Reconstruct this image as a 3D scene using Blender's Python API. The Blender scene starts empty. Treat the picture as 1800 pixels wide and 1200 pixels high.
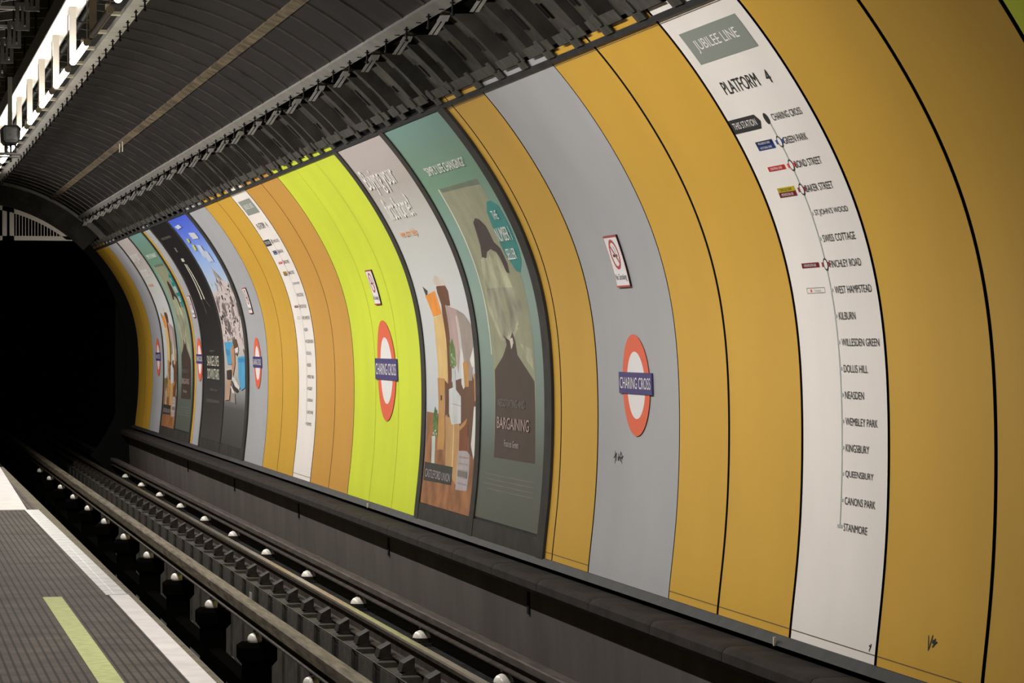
import bpy, bmesh, math, random
from mathutils import Vector
random.seed(7)
C = bpy.context.scene.collection
R = math.radians
H = 1.55                       # eye height above the platform; platform surface is z = 0
F = 4929.1                     # focal length in pixels of an 1800 px wide frame

# ---------------------------------------------------------------- camera, world, exposure
cam_data = bpy.data.cameras.new('camera')
cam_data.sensor_fit = 'HORIZONTAL'; cam_data.sensor_width = 36.0
cam_data.lens = F * 36.0 / 1800.0
cam_data.clip_start = 0.05; cam_data.clip_end = 300
cam = bpy.data.objects.new('camera', cam_data); C.objects.link(cam)
cam.location = (0, 0, H)
cam.rotation_euler = (R(90 - 0.0197), 0, R(-12.811))
bpy.context.scene.camera = cam
world = bpy.data.worlds.new('world'); bpy.context.scene.world = world
world.use_nodes = True
world.node_tree.nodes['Background'].inputs[0].default_value = (0.9, 0.85, 0.8, 1)
world.node_tree.nodes['Background'].inputs[1].default_value = 0.0
vs = bpy.context.scene.view_settings
vs.view_transform = 'Standard'; vs.look = 'None'; vs.gamma = 1; vs.exposure = 0.0
TUBE_W = 59.0; TILT = 37                  # watts of each platform tube lamp

# ---------------------------------------------------------------- wall profile (clad tunnel side)
COEF = (-.1988, -.6391, -.7521, -.1291, 1.1603, .1678, -.9812)
def pcurve(z):
    t = z / 2.0
    return 4.33 + sum(c * t ** (i + 1) for i, c in enumerate(COEF))
def dcurve(z): return (pcurve(z + 1e-3) - pcurve(z - 1e-3)) / 2e-3
def prof(z):
    if z > 1.52: return pcurve(1.52) + dcurve(1.52) * (z - 1.52) - .12 * (z - 1.52) ** 2
    if z < -1.45: return pcurve(-1.45) + dcurve(-1.45) * (z + 1.45)
    return pcurve(z)
NS = 400; ZT = [-1.75 + 3.45 * i / NS for i in range(NS + 1)]; ST = [0.0]
for i in range(NS): ST.append(ST[-1] + math.hypot(ZT[i+1] - ZT[i], prof(ZT[i+1]) - prof(ZT[i])))
def interp(x, A, B):
    if x <= A[0]: return B[0] + (x - A[0]) * (B[1] - B[0]) / (A[1] - A[0])
    lo, hi = 0, len(A) - 1
    while hi - lo > 1:
        m = (lo + hi) // 2
        if A[m] <= x: lo = m
        else: hi = m
    return B[lo] + (x - A[lo]) * (B[hi] - B[lo]) / (A[hi] - A[lo])
S0 = interp(0.0, ZT, ST)
def s2z(s): return interp(s + S0, ST, ZT)
def W(Y, s, e=0.0):
    """point on the cladding: Y along the tunnel, s up the curved wall, e out of the wall"""
    z = s2z(s); d = (prof(z + 1e-3) - prof(z - 1e-3)) / 2e-3
    n = math.hypot(1, d)
    return (prof(z) - e / n, Y, z + e * d / n)

# ---------------------------------------------------------------- materials
def mat(name, col, rough=0.5, metal=0.0, spec=None, emit=None, var=0.0, scale=4.0, bump=0.0, bscale=60.0, stretch=None):
    m = bpy.data.materials.new(name); m.use_nodes = True
    if spec is None: spec = .5 if rough < .45 else (.25 if rough < .55 else .06)
    nt = m.node_tree; b = nt.nodes['Principled BSDF']
    b.inputs['Base Color'].default_value = (*col, 1); b.inputs['Roughness'].default_value = rough
    b.inputs['Metallic'].default_value = metal
    b.inputs['Specular IOR Level'].default_value = spec
    if emit:
        b.inputs['Emission Color'].default_value = (*emit[:3], 1); b.inputs['Emission Strength'].default_value = emit[3]
    tc = nt.nodes.new('ShaderNodeTexCoord'); mp = nt.nodes.new('ShaderNodeMapping')
    nt.links.new(tc.outputs['Object'], mp.inputs['Vector'])
    if stretch: mp.inputs['Scale'].default_value = stretch
    if var > 0:
        n = nt.nodes.new('ShaderNodeTexNoise'); n.inputs['Scale'].default_value = scale; n.inputs['Detail'].default_value = 6
        nt.links.new(mp.outputs['Vector'], n.inputs['Vector'])
        r = nt.nodes.new('ShaderNodeMapRange')
        r.inputs['From Min'].default_value = .3; r.inputs['From Max'].default_value = .7
        r.inputs['To Min'].default_value = 1 - var; r.inputs['To Max'].default_value = 1 + var
        nt.links.new(n.outputs['Fac'], r.inputs['Value'])
        mx = nt.nodes.new('ShaderNodeVectorMath'); mx.operation = 'SCALE'
        mx.inputs[0].default_value = col
        nt.links.new(r.outputs['Result'], mx.inputs['Scale'])
        nt.links.new(mx.outputs['Vector'], b.inputs['Base Color'])
    if bump > 0:
        n2 = nt.nodes.new('ShaderNodeTexNoise'); n2.inputs['Scale'].default_value = bscale; n2.inputs['Detail'].default_value = 4
        nt.links.new(mp.outputs['Vector'], n2.inputs['Vector'])
        bp = nt.nodes.new('ShaderNodeBump'); bp.inputs['Strength'].default_value = bump; bp.inputs['Distance'].default_value = .01
        nt.links.new(n2.outputs['Fac'], bp.inputs['Height']); nt.links.new(bp.outputs['Normal'], b.inputs['Normal'])
    return m
def srgb(r, g, b, k=1.0):
    f = lambda c: ((c / 255 + .055) / 1.055) ** 2.4 if c > 10 else c / 255 / 12.92
    return (f(r) * k, f(g) * k, f(b) * k)

def enamel(name, col): return mat(name, col, rough=.42, spec=.35, var=.05, scale=1.6, stretch=(1, 1, .5))
M = {}
M['yellow'] = enamel('yellow enamel', (.555, .325, .036))
M['brown'] = enamel('ochre enamel', (.52, .275, .048))
M['grey'] = enamel('grey enamel', (.36, .365, .38))
M['white'] = enamel('white enamel', (.76, .72, .68))
M['lime'] = enamel('lime enamel', (.56, .655, .032))
M['edge'] = mat('dark panel edge', (.02, .02, .02), .7)
M['black'] = mat('black backing', (.008, .008, .009), .8)
M['ink'] = mat('black print', (.02, .02, .022), .5)
M['greyink'] = mat('silver grey print', (.36, .38, .37), .5)
M['whiteink'] = mat('white print', (.75, .73, .70), .5)
M['boxgrey'] = mat('line name grey print', (.215, .24, .215), .5)
M['linegrey'] = mat('line grey print', (.36, .40, .39), .5)
M['red'] = mat('roundel red', (.70, .125, .06), .4, spec=.35)
M['navy'] = mat('roundel blue', (.055, .045, .16), .4, spec=.35)
M['blueink'] = mat('blue print', (.03, .07, .30), .5)
M['darkblueink'] = mat('dark blue print', (.02, .035, .16), .5)
M['redink'] = mat('red print', (.70, .05, .045), .5)
M['yellowink'] = mat('yellow print', (.70, .60, .03), .5)
M['maroonink'] = mat('maroon print', (.27, .02, .035), .5)
M['signwhite'] = mat('sign white', (.74, .72, .72), .4)
M['signred'] = mat('sign red', (.42, .05, .05), .4)
M['seam'] = mat('dark seam line', (.12, .09, .05), .7)
M['limeseam'] = mat('lime seam', (.40, .43, .02), .7)
M['strap'] = mat('dark grey strap', (.026, .026, .026), .6, var=.25, scale=9)
M['steel'] = mat('dull steel', (.052, .050, .043), .6, metal=.2, var=.35, scale=14)
M['brightsteel'] = mat('zinc steel', (.30, .29, .26), .5, metal=.2, var=.25, scale=14)
M['ceil'] = mat('sooty ceiling sheet', (.012, .0100, .0095), .55, var=.25, scale=3, bump=.15, bscale=25)
M['seamlip'] = mat('lit edge grey', (.060, .054, .048), .5, var=.5, scale=6)  # light caught on the edges is put into this paler colour
M['iron'] = mat('cast iron lining', (.040, .037, .032), .75, var=.35, scale=5, bump=.3, bscale=18)
M['iron2'] = mat('lining infill', (.052, .048, .041), .8, var=.35, scale=6, bump=.3, bscale=18)
M['flange'] = mat('painted grey channel', (.185, .178, .16), .5, var=.18, scale=6)
M['litchannel'] = mat('lamp-lit grey channel', (.42, .415, .38), .5, var=.12, scale=6)  # grey channel coloured paler for the light of the lamps beside it
M['grillewhite'] = mat('white grille paint', (.86, .82, .72), .6)
M['dustbrown'] = mat('dusty brown strip', (.085, .066, .040), .8, var=.6, scale=7)
M['darkhole'] = mat('painted darkness', (.006, .006, .006), .9)  # black colour stands in for darkness in the unlit tunnel and recesses
M['coping'] = mat('stone coping', (.024, .0205, .0185), .85, var=.35, scale=5, bump=.3, bscale=30)
M['wallgrey'] = mat('sooty wall render', (.085, .075, .067), .85, var=.15, scale=2.5, bump=.3, bscale=12, stretch=(1, 1, .35))
M['floorblack'] = mat('oily ballast', (.018, .017, .016), .9, var=.5, scale=12, bump=.8, bscale=25)
M['pit'] = mat('pit concrete', (.060, .055, .050), .9, var=.35, scale=3, bump=.4, bscale=20)
M['block'] = mat('sleeper concrete', (.060, .056, .047), .85, var=.35, scale=8, bump=.4, bscale=30)
M['chair'] = mat('oily rail chair', (.026, .023, .020), .6, var=.4, scale=15)
M['post'] = mat('black pit post', (.0025, .0023, .002), 1.0, spec=0.0)
M['ceramic'] = mat('glazed white ceramic', (.74, .70, .62), .25, spec=.6)
M['railhead'] = mat('polished rail head', (.42, .38, .30), .25, metal=.9, var=.12, scale=5)
M['railside'] = mat('rusty rail side', (.045, .036, .029), .65, var=.4, scale=10)
M['condtop'] = mat('worn conductor rail', (.135, .115, .085), .55, metal=.2, var=.5, scale=5, stretch=(6, .6, 6), bump=.2)
M['condtop2'] = mat('dusty conductor rail', (.075, .062, .055), .7, var=.3, scale=5, stretch=(6, .6, 6))
M['tube'] = mat('glowing tube', (.9, .9, .9), .5, emit=(1.0, .93, .86, 45.0))
M['deadtube'] = mat('unlit tube', (.10, .09, .08), .4)
M['beam'] = mat('white painted trunking', (.80, .76, .68), .45, var=.04)
M['beamside'] = mat('trunking side', (.10, .095, .085), .6)
M['stem'] = mat('cream hanger strap', (.55, .52, .45), .5)
M['plastic'] = mat('black plastic', (.008, .008, .008), .6)
M['lens'] = mat('dark glass', (.006, .006, .007), .2, spec=.3)
M['bezel'] = mat('grey bezel', (.05, .048, .046), .6)
M['cream'] = mat('cream painted steel', (.60, .55, .44), .55, var=.08)
M['edgetile'] = mat('white edge stone', (.60, .57, .56), .6, var=.1, scale=6, bump=.15, bscale=20)
M['gloss'] = mat('glossy white edge tile', (.62, .61, .60), .28, var=.14, scale=14, bump=.2, bscale=40)
M['nosing'] = mat('stone nosing', (.125, .110, .078), .8, var=.3, scale=9)
M['greenstrip'] = mat('pale green line paint', (.42, .46, .20), .7, var=.15, scale=18)
M['leftwall'] = mat('cream platform wall', (.55, .53, .48), .4)
# poster inks
for k, c in dict(p_cream=(.62,.43,.17), p_brown=(.13,.05,.022), p_orange=(.72,.26,.035), p_lilac=(.40,.29,.27), p_shade=(.30,.25,.22),
                 p_white=(.62,.62,.58), p_tan=(.44,.23,.075), p_leaf=(.12,.20,.055), p_vase=(.46,.50,.47), p_umber=(.12,.06,.035),
                 p_wood=(.27,.12,.05), p_sand=(.42,.25,.11), p_russet=(.18,.06,.025), p_carton=(.50,.52,.52), p_charcoal=(.035,.038,.03),
                 p_plum=(.36,.32,.33), p_book=(.27,.28,.18), p_hair=(.045,.03,.026), p_face=(.35,.36,.24), p_skin=(.27,.27,.19),
                 p_suit=(.060,.042,.032), p_badge=(.02,.22,.20), p_bookedge=(.62,.64,.50), p_bookshade=(.13,.17,.11),
                 p_night=(.013,.012,.011), p_streak=(.60,.58,.46), p_dim=(.16,.15,.13),
                 p_cloud=(.50,.55,.66), p_ytxt=(.50,.52,.12), p_sea=(.08,.33,.55), p_sea2=(.05,.22,.42), p_ochre=(.45,.24,.13),
                 p_dark=(.05,.035,.03), p_legs=(.45,.29,.20), p_stone=(.55,.48,.42)).items():
    v = .12 if k not in ('p_leaf', 'p_skin', 'p_wood', 'p_face') else .4
    M[k] = mat(k[2:] + ' poster ink', c, .4, spec=.35, var=v, scale=5)
def ramp_mat(name, stops, zlo, zhi, blot=0.0, bcol=(0,0,0), bscale=8):
    """printed vertical gradient / blotched print, by height on the wall"""
    m = mat(name, (1, 1, 1), .38, spec=.35); nt = m.node_tree; b = nt.nodes['Principled BSDF']
    tc = nt.nodes.new('ShaderNodeTexCoord'); sp = nt.nodes.new('ShaderNodeSeparateXYZ')
    nt.links.new(tc.outputs['Object'], sp.inputs[0])
    mr = nt.nodes.new('ShaderNodeMapRange'); mr.inputs['From Min'].default_value = zlo; mr.inputs['From Max'].default_value = zhi
    nt.links.new(sp.outputs['Z'], mr.inputs['Value'])
    cr = nt.nodes.new('ShaderNodeValToRGB'); el = cr.color_ramp.elements
    while len(el) > 1: el.remove(el[-1])
    el[0].position = stops[0][0]; el[0].color = (*stops[0][1], 1)
    for p, c in stops[1:]:
        e = el.new(p); e.color = (*c, 1)
    nt.links.new(mr.outputs['Result'], cr.inputs['Fac'])
    out = cr.outputs['Color']
    if blot > 0:
        n = nt.nodes.new('ShaderNodeTexVoronoi'); n.inputs['Scale'].default_value = bscale
        mp = nt.nodes.new('ShaderNodeMapping'); mp.inputs['Scale'].default_value = (1, 1, 1.6)
        nt.links.new(tc.outputs['Object'], mp.inputs['Vector']); nt.links.new(mp.outputs['Vector'], n.inputs['Vector'])
        sx = nt.nodes.new('ShaderNodeSeparateXYZ'); nt.links.new(n.outputs['Color'], sx.inputs[0])
        r2 = nt.nodes.new('ShaderNodeMapRange'); r2.inputs['From Min'].default_value = 1 - blot - .05; r2.inputs['From Max'].default_value = 1 - blot + .05
        nt.links.new(sx.outputs['X'], r2.inputs['Value'])
        mx = nt.nodes.new('ShaderNodeMix'); mx.data_type = 'RGBA'
        nt.links.new(r2.outputs['Result'], mx.inputs['Factor']); nt.links.new(out, mx.inputs[6]); mx.inputs[7].default_value = (*bcol, 1)
        out = mx.outputs[2]
    nt.links.new(out, b.inputs['Base Color'])
    return m
# ---------------------------------------------------------------- mesh helpers
class MB:
    def __init__(s): s.v = []; s.f = []; s.m = []; s.mats = []; s.sm = []
    def mi(s, m):
        m = M[m] if isinstance(m, str) else m
        if m not in s.mats: s.mats.append(m)
        return s.mats.index(m)
    def add(s, vs, fs, m, smooth=False):
        o = len(s.v); k = s.mi(m); s.v += [tuple(p) for p in vs]
        for f in fs: s.f.append([o + i for i in f]); s.m.append(k); s.sm.append(smooth)
        return s
    def box(s, x0, x1, y0, y1, z0, z1, m):
        v = [(x, y, z) for z in (z0, z1) for y in (y0, y1) for x in (x0, x1)]
        return s.add(v, [(0,2,3,1), (4,5,7,6), (0,1,5,4), (2,6,7,3), (0,4,6,2), (1,3,7,5)], m)
    def hexa(s, p, m):   # 8 points: bottom quad then top quad
        return s.add(p, [(3,2,1,0), (4,5,6,7), (0,1,5,4), (1,2,6,5), (2,3,7,6), (3,0,4,7)], m)
    def prism(s, poly, y0, y1, m, mats=None, smooth=False, cap=True):
        """XZ polygon extruded along the tunnel"""
        n = len(poly); v = [(x, y0, z) for x, z in poly] + [(x, y1, z) for x, z in poly]
        for i in range(n):
            j = (i + 1) % n; s.add([v[i], v[j], v[n + j], v[n + i]], [(0, 1, 2, 3)], (mats[i] if mats else m), smooth)
        if cap: s.add(v, [tuple(range(n - 1, -1, -1)), tuple(range(n, 2 * n))], m)
        return s
    def sweep(s, path, y0, y1, m, smooth=True, ny=1):
        n = len(path)
        v = [(x, y0 + (y1 - y0) * k / ny, z) for k in range(ny + 1) for x, z in path]
        return s.add(v, [(k*n+i, k*n+i+1, (k+1)*n+i+1, (k+1)*n+i) for k in range(ny) for i in range(n - 1)], m, smooth)
    def tube(s, a, b, r, m, n=10, r2=None):
        a, b = Vector(a), Vector(b); d = (b - a).normalized(); r2 = r if r2 is None else r2
        u = d.cross(Vector((0, 0, 1)) if abs(d.z) < .9 else Vector((1, 0, 0))).normalized(); w = d.cross(u)
        v = [a + (u * math.cos(t) + w * math.sin(t)) * r for t in [2*math.pi*i/n for i in range(n)]]
        v += [b + (u * math.cos(t) + w * math.sin(t)) * r2 for t in [2*math.pi*i/n for i in range(n)]]
        s.add(v, [(i, (i+1) % n, n + (i+1) % n, n + i) for i in range(n)], m, True)
        return s.add(v, [tuple(range(n-1, -1, -1)), tuple(range(n, 2*n))], m)
    def lathe(s, c, prof_, m, n=20):
        v = [(c[0] + r*math.cos(2*math.pi*i/n), c[1] + r*math.sin(2*math.pi*i/n), c[2] + z) for r, z in prof_ for i in range(n)]
        return s.add(v, [(k*n+i, k*n+(i+1) % n, (k+1)*n+(i+1) % n, (k+1)*n+i) for k in range(len(prof_)-1) for i in range(n)], m, True)
    def build(s, name, parent=None, loc=None):
        me = bpy.data.meshes.new(name)
        off = Vector(loc) if loc else (Vector(parent['_o']) if parent else Vector((0, 0, 0)))
        me.from_pydata([(x - off.x, y - off.y, z + H - off.z) for x, y, z in s.v], [], s.f)
        for m in s.mats: me.materials.append(m)
        for p, k, sm in zip(me.polygons, s.m, s.sm): p.material_index = k; p.use_smooth = sm
        me.update()
        o = bpy.data.objects.new(name, me); C.objects.link(o)
        if parent: o.parent = parent
        else: o.location = off
        o['_o'] = tuple(off)
        return o
def tag(o, label=None, cat=None, group=None, kind=None):
    if label: o['label'] = label
    if cat: o['category'] = cat
    if group: o['group'] = group
    if kind: o['kind'] = kind
    return o
def empty(name, loc, label, cat, group=None):
    """loc in scene coordinates with z measured from the eye line"""
    o = bpy.data.objects.new(name, None); C.objects.link(o); o.empty_display_size = .1
    o.location = (loc[0], loc[1], loc[2] + H); o['_o'] = tuple(o.location)
    return tag(o, label, cat, group)
def struct(name, mb, loc=None): return tag(mb.build(name, loc=loc), kind='structure')
def dup(o, dy, label=None, dx=0, dz=0, parent=None):
    r = o.copy(); C.objects.link(r)
    if parent is None:
        r.location = (o.location.x + dx, o.location.y + dy, o.location.z + dz)
        if label: r['label'] = label
    else: r.parent = parent
    for ch in list(o.children): dup(ch, 0, parent=r)
    return r

# flat art mapped on to the curved wall --------------------------------------------------
def wall_poly(mb, polys, m, e, step=.06):
    """polys: lists of (Y, s); cut into narrow bands so that they follow the curve"""
    bm = bmesh.new()
    for p in polys:
        if len(p) < 3: continue
        bm.faces.new([bm.verts.new((y, s, 0)) for y, s in p])
    bmesh.ops.triangulate(bm, faces=bm.faces[:])
    wall_bm(mb, bm, m, e, step)
def wall_bm(mb, bm, m, e, step=.06, w=W):
    lo = min(v.co.y for v in bm.verts); hi = max(v.co.y for v in bm.verts)
    k = math.ceil(lo / step)
    while k * step < hi:
        g = bm.verts[:] + bm.edges[:] + bm.faces[:]
        bmesh.ops.bisect_plane(bm, geom=g, plane_co=(0, k * step, 0), plane_no=(0, 1, 0), dist=1e-6); k += 1
    bm.verts.index_update()
    vs_ = [w(v.co.x, v.co.y, e) for v in bm.verts]; fs = [[v.index for v in f.verts] for f in bm.faces]
    mb.add(vs_, fs, m); bm.free()
_tc = {}
def text_flat(txt):
    if txt in _tc: return _tc[txt]
    cu = bpy.data.curves.new('lettering', 'FONT'); cu.body = txt; cu.resolution_u = 3; cu.fill_mode = 'FRONT'
    ob = bpy.data.objects.new('lettering', cu); C.objects.link(ob)
    dg = bpy.context.evaluated_depsgraph_get(); me = bpy.data.meshes.new_from_object(ob.evaluated_get(dg))
    vv = [tuple(v.co) for v in me.vertices]; ff = [tuple(p.vertices) for p in me.polygons]
    bpy.data.objects.remove(ob); bpy.data.curves.remove(cu); bpy.data.meshes.remove(me)
    x0 = min(v[0] for v in vv); x1 = max(v[0] for v in vv); y0 = min(v[1] for v in vv); y1 = max(v[1] for v in vv)
    _tc[txt] = ([((v[0]-x0)/(x1-x0), (v[1]-y0)/(y1-y0)) for v in vv], ff)
    return _tc[txt]
def wall_text(mb, txt, yl, yr, s0, s1, m, e=.0025):
    vv, ff = text_flat(txt); bm = bmesh.new()
    bv = [bm.verts.new((yl + (yr - yl) * a, s0 + (s1 - s0) * b, 0)) for a, b in vv]
    for f in ff:
        try: bm.faces.new([bv[i] for i in f])
        except ValueError: pass
    wall_bm(mb, bm, m, e, .08)
def rect(y0, y1, s0, s1): return [(y0, s0), (y1, s0), (y1, s1), (y0, s1)]
def disc(y, s, r, n=48): return [(y + r*math.cos(2*math.pi*i/n), s + r*math.sin(2*math.pi*i/n)) for i in range(n)]
def ring(y, s, r0, r1, n=48):
    out = []
    for i in range(n):
        a, b = 2*math.pi*i/n, 2*math.pi*(i+1)/n
        out.append([(y + r*math.cos(t), s + r*math.sin(t)) for r, t in ((r0, a), (r1, a), (r1, b), (r0, b))])
    return out

# ================================================================ THE SETTING
SB, STOP = -1.431, 1.776       # bottom and top of the cladding along the wall
Y0, YE = 4.0, 47.53
# black backing behind the cladding
mb = MB(); N = 60
path = [(W(0, SB - .02 + (STOP + .04 - SB) * i / N, -.012)[0], W(0, SB - .02 + (STOP + .04 - SB) * i / N, -.012)[2]) for i in range(N + 1)]
mb.sweep(path, Y0, YE, 'black'); back = [(x + .05, z) for x, z in path]; mb.sweep(back, Y0, YE, 'black')
struct('wall_right', mb)
CX, CZ = 1.55, -.30            # tunnel axis
def circ(r, a0, a1, n): return [(CX + r*math.cos(R(a0 + (a1-a0)*i/n)), CZ + r*math.sin(R(a0 + (a1-a0)*i/n))) for i in range(n + 1)]
mb = MB(); mb.sweep(circ(3.25, -35, 215, 80), -3, 47.6, 'iron'); mb.sweep(circ(3.25, -35, 215, 80), 47.6, 85, 'darkhole'); struct('ceiling', mb)  # lining past the lamps is coloured black for the lack of light
# smooth sooty sheets hung under the lining, from the light channel to the bracket channel
aA = math.degrees(math.atan2(2.655 - CZ, 2.074 - CX)); aB = math.degrees(math.atan2(2.08 - CZ, 3.38 - CX)); aM = math.degrees(math.atan2(2.38 - CZ, 2.90 - CX))
mb = MB(); mb.sweep(circ(3.0, aB, aA, 24), 5, 47.6, 'ceil'); mb.sweep(circ(3.03, aB, aA, 24), 5, 47.6, 'ceil'); struct('trim_1', mb)
mb = MB(); PIT = .745
k = 0
ys = []
while 6 + k * PIT < 47.5: ys.append(6 + k * PIT); k += 1
for y in ys:
    for a0, a1 in ((aM + .6, aA), (aB, aM - .6)):
        p = circ(2.988, a0, a1, 16); q = circ(3.002, a0, a1, 16)
        mb.sweep(p, y, y + .010, 'seamlip')
        n = 17; v = [(x, y, z) for x, z in p] + [(x, y, z) for x, z in q]
        mb.add(v, [(i, i+1, n+i+1, n+i) for i in range(n-1)], 'seamlip', True)
struct('trim_2', mb)
mb = MB(); mb.prism([(CX + r*math.cos(R(a)), CZ + r*math.sin(R(a))) for r, a in ((2.985, aM-.75), (2.976, aM+.75), (3.0, aM+.75), (3.0, aM-.75))], 5, 47.5, 'dustbrown')
struct('trim_3', mb)
# two painted channels that carry the ceiling sheets, each with a row of bolts
def channel(name, ang, w, dr, label, m='flange'):
    mb = MB()
    pts = [(2.97, ang - w), (2.955, ang + w), (3.01, ang + w), (3.01, ang - w)]
    mb.prism([(CX + (r-dr)*math.cos(R(a)), CZ + (r-dr)*math.sin(R(a))) for r, a in pts], 5, 47.5, m)
    o = struct(name, mb, loc=None); o['label'] = label
    return o
chA = channel('trim_4', aA + 1.1, 1.15, 0.0, 'pale grey painted channel beside the lamps with a row of bolts', 'litchannel')
chB = channel('trim_5', aB - .2, .85, 0.0, 'pale grey painted channel above the bracket row with a row of bolts')
def bolts(ch, ang, r0, dy):
    first = None
    for i, y in enumerate(ys):
        if first is None:
            mb = MB(); x, z = CX + 2.955*math.cos(R(ang)), CZ + 2.955*math.sin(R(ang))
            mb.tube((x, y, z + .01), (x, y, z - .085), .007, 'plastic', 8); mb.tube((x, y, z - .004), (x, y, z - .012), .017, 'plastic', 8); mb.tube((x, y, z - .070), (x, y, z - .082), .013, 'plastic', 8)
            mb.box(x - .006, x + .03, y + PIT*.5, y + PIT*.5 + .03, z - .004, z - .001, 'plastic')
            first = mb.build('bolt', ch)
        else:
            o = first.copy(); C.objects.link(o); o.parent = ch; o.location.y = y - ys[0]
bolts(chA, aA + .75, 0, 0); bolts(chB, aB - .5, 0, 0)
# bare lining ribs beside and above the lamps, and below the bracket channel
mb = MB()
for y in ys:
    for a0, a1, n, mm in ((aA + 3, 150, 30, 'iron'),):
        p = circ(3.10, a0, a1, n); q = circ(3.25, a0, a1, n); n += 1
        mb.sweep(p, y - .02, y + .02, 'seamlip')  # rib edge coloured paler, as if catching the lamp light
        for yy in (y - .02, y + .02):
            v = [(x, yy, z) for x, z in p] + [(x, yy, z) for x, z in q]
            mb.add(v, [(i, i+1, n+i+1, n+i) for i in range(n-1)], mm, True)
aW = math.degrees(math.atan2(1.60 - CZ, 3.58 - CX))
k = 0
while 6 + k * .615 < 47.5:
    y = 6 + k * .615; k += 1
    a0, a1, n = aW - 3, aB - 2.5, 10
    r_in = 3.03 if k % 2 else 3.07
    p = circ(r_in, a0, a1, n); q = circ(3.25, a0, a1, n); n += 1
    w = .035 if k % 2 else .02
    mb.sweep(p, y - w, y + w, 'iron')
    for yy in (y - w, y + w):
        v = [(x, yy, z) for x, z in p] + [(x, yy, z) for x, z in q]
        mb.add(v, [(i, i+1, n+i+1, n+i) for i in range(n-1)], 'iron', True)
    # infill plate between the ribs, a little back
    p = circ(3.12, a0, a1, 8); mb.sweep(p, y + w + .03, y + .56, 'iron2')
    mb.sweep(circ(3.10, a0 + 5 + (k % 3), a1 - 6, 5), y + .40, y + .47, 'darkhole')
struct('trim_6', mb)
# strap and angle along the top of the cladding
mb = MB()
def band(mb, s0, s1, e, m, y0, y1, th=.006):
    n = 4; P = [W(0, s0 + (s1-s0)*i/n, e) for i in range(n+1)]; Q = [W(0, s0 + (s1-s0)*i/n, e - th) for i in range(n+1)]
    mb.prism([(p[0], p[2]) for p in P] + [(p[0], p[2]) for p in reversed(Q)], y0, y1, m)
band(mb, 1.706, 1.738, .014, 'strap', Y0, YE)
st = struct('trim_7', mb); st['label'] = 'dark grey strap along the top of the wall panels'
mb = MB()
for k in range(60):
    y = 6.2 + k * .70
    if y > 46.9: break
    band(mb, 1.786, 1.85 , .02, 'steel', y, y + .58)
st2 = struct('trim_8', mb); st2['label'] = 'dull steel angle lengths above the wall panels'
first = None; rnd = random.Random(3)
clip_y = [6.1 + .615 * k for k in range(67)]
for i, y in enumerate(clip_y):
    if first is None:
        mb = MB(); band(mb, 1.742, 1.80, .022, 'steel', y, y + .16, .008); band(mb, 1.80, 1.87, .03, 'steel', y + .04, y + .12, .008)
        first = mb.build('clip', st2)
    else:
        o = first.copy(); C.objects.link(o); o.parent = st2; o.location.y = y - clip_y[0]
# plinth, stone ledge and the wall under it
mb = MB()
P = [W(0, SB - .0, .012), W(0, SB - .045, .03)]
mb.prism([(P[0][0], P[0][2]), (P[1][0]-.01, P[1][2]), (4.40, P[1][2]), (4.40, P[0][2])], Y0, 48, 'strap')
struct('baseboard_right', mb)
ZL = -1.505
ledge = [(4.36, ZL), (4.12, ZL), (4.09, ZL - .008), (4.072, ZL - .03), (4.068, ZL - .075), (4.085, ZL - .10), (4.36, ZL - .10)]
y = 4.0; i = 0; prev = None
rl = random.Random(5)
LEDGE_N = 'stone ledge blocks along the foot of the wall'
while y < 48:
    L = 1.32
    mb = MB(); mb.prism(ledge, y + .004, min(y + L, 48) - .004, 'coping')
    if prev is None:
        o = mb.build('ledge_stone', loc=(4.2, y, H + ZL - .1)); prev = o
        tag(o, 'dark rounded coping stone in the long ledge under the coloured wall panels', 'ledge stone', LEDGE_N)
        first_y = y
    else: dup(prev, y - first_y)
    y += L
mb = MB(); mb.prism([(4.20, ZL - .10), (4.23, -2.45), (4.5, -2.45), (4.5, ZL - .10)], Y0, 48, 'wallgrey')
for y in (12.9, 17.95, 23.1, 28.2, 33.4, 38.5):
    mb.box(4.193, 4.21, y, y + .05, -1.80, ZL - .10, 'black')
struct('wall_track', mb)
# track bed, suicide pit and the platform
mb = MB(); mb.box(3.32, 4.5, Y0, 85, -2.5, -2.235, 'floorblack'); mb.box(1.56, 2.10, Y0, 85, -2.5, -2.235, 'floorblack')
mb.box(1.5, 4.5, Y0, 85, -3.1, -3.0, 'pit'); mb.box(3.32, 3.40, Y0, 85, -3.0, -2.5, 'pit'); mb.box(2.02, 2.10, Y0, 85, -3.0, -2.5, 'pit')
mb.box(3.05, 3.20, Y0, 85, -3.0, -2.985, 'darkhole')
struct('floor', mb)
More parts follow.
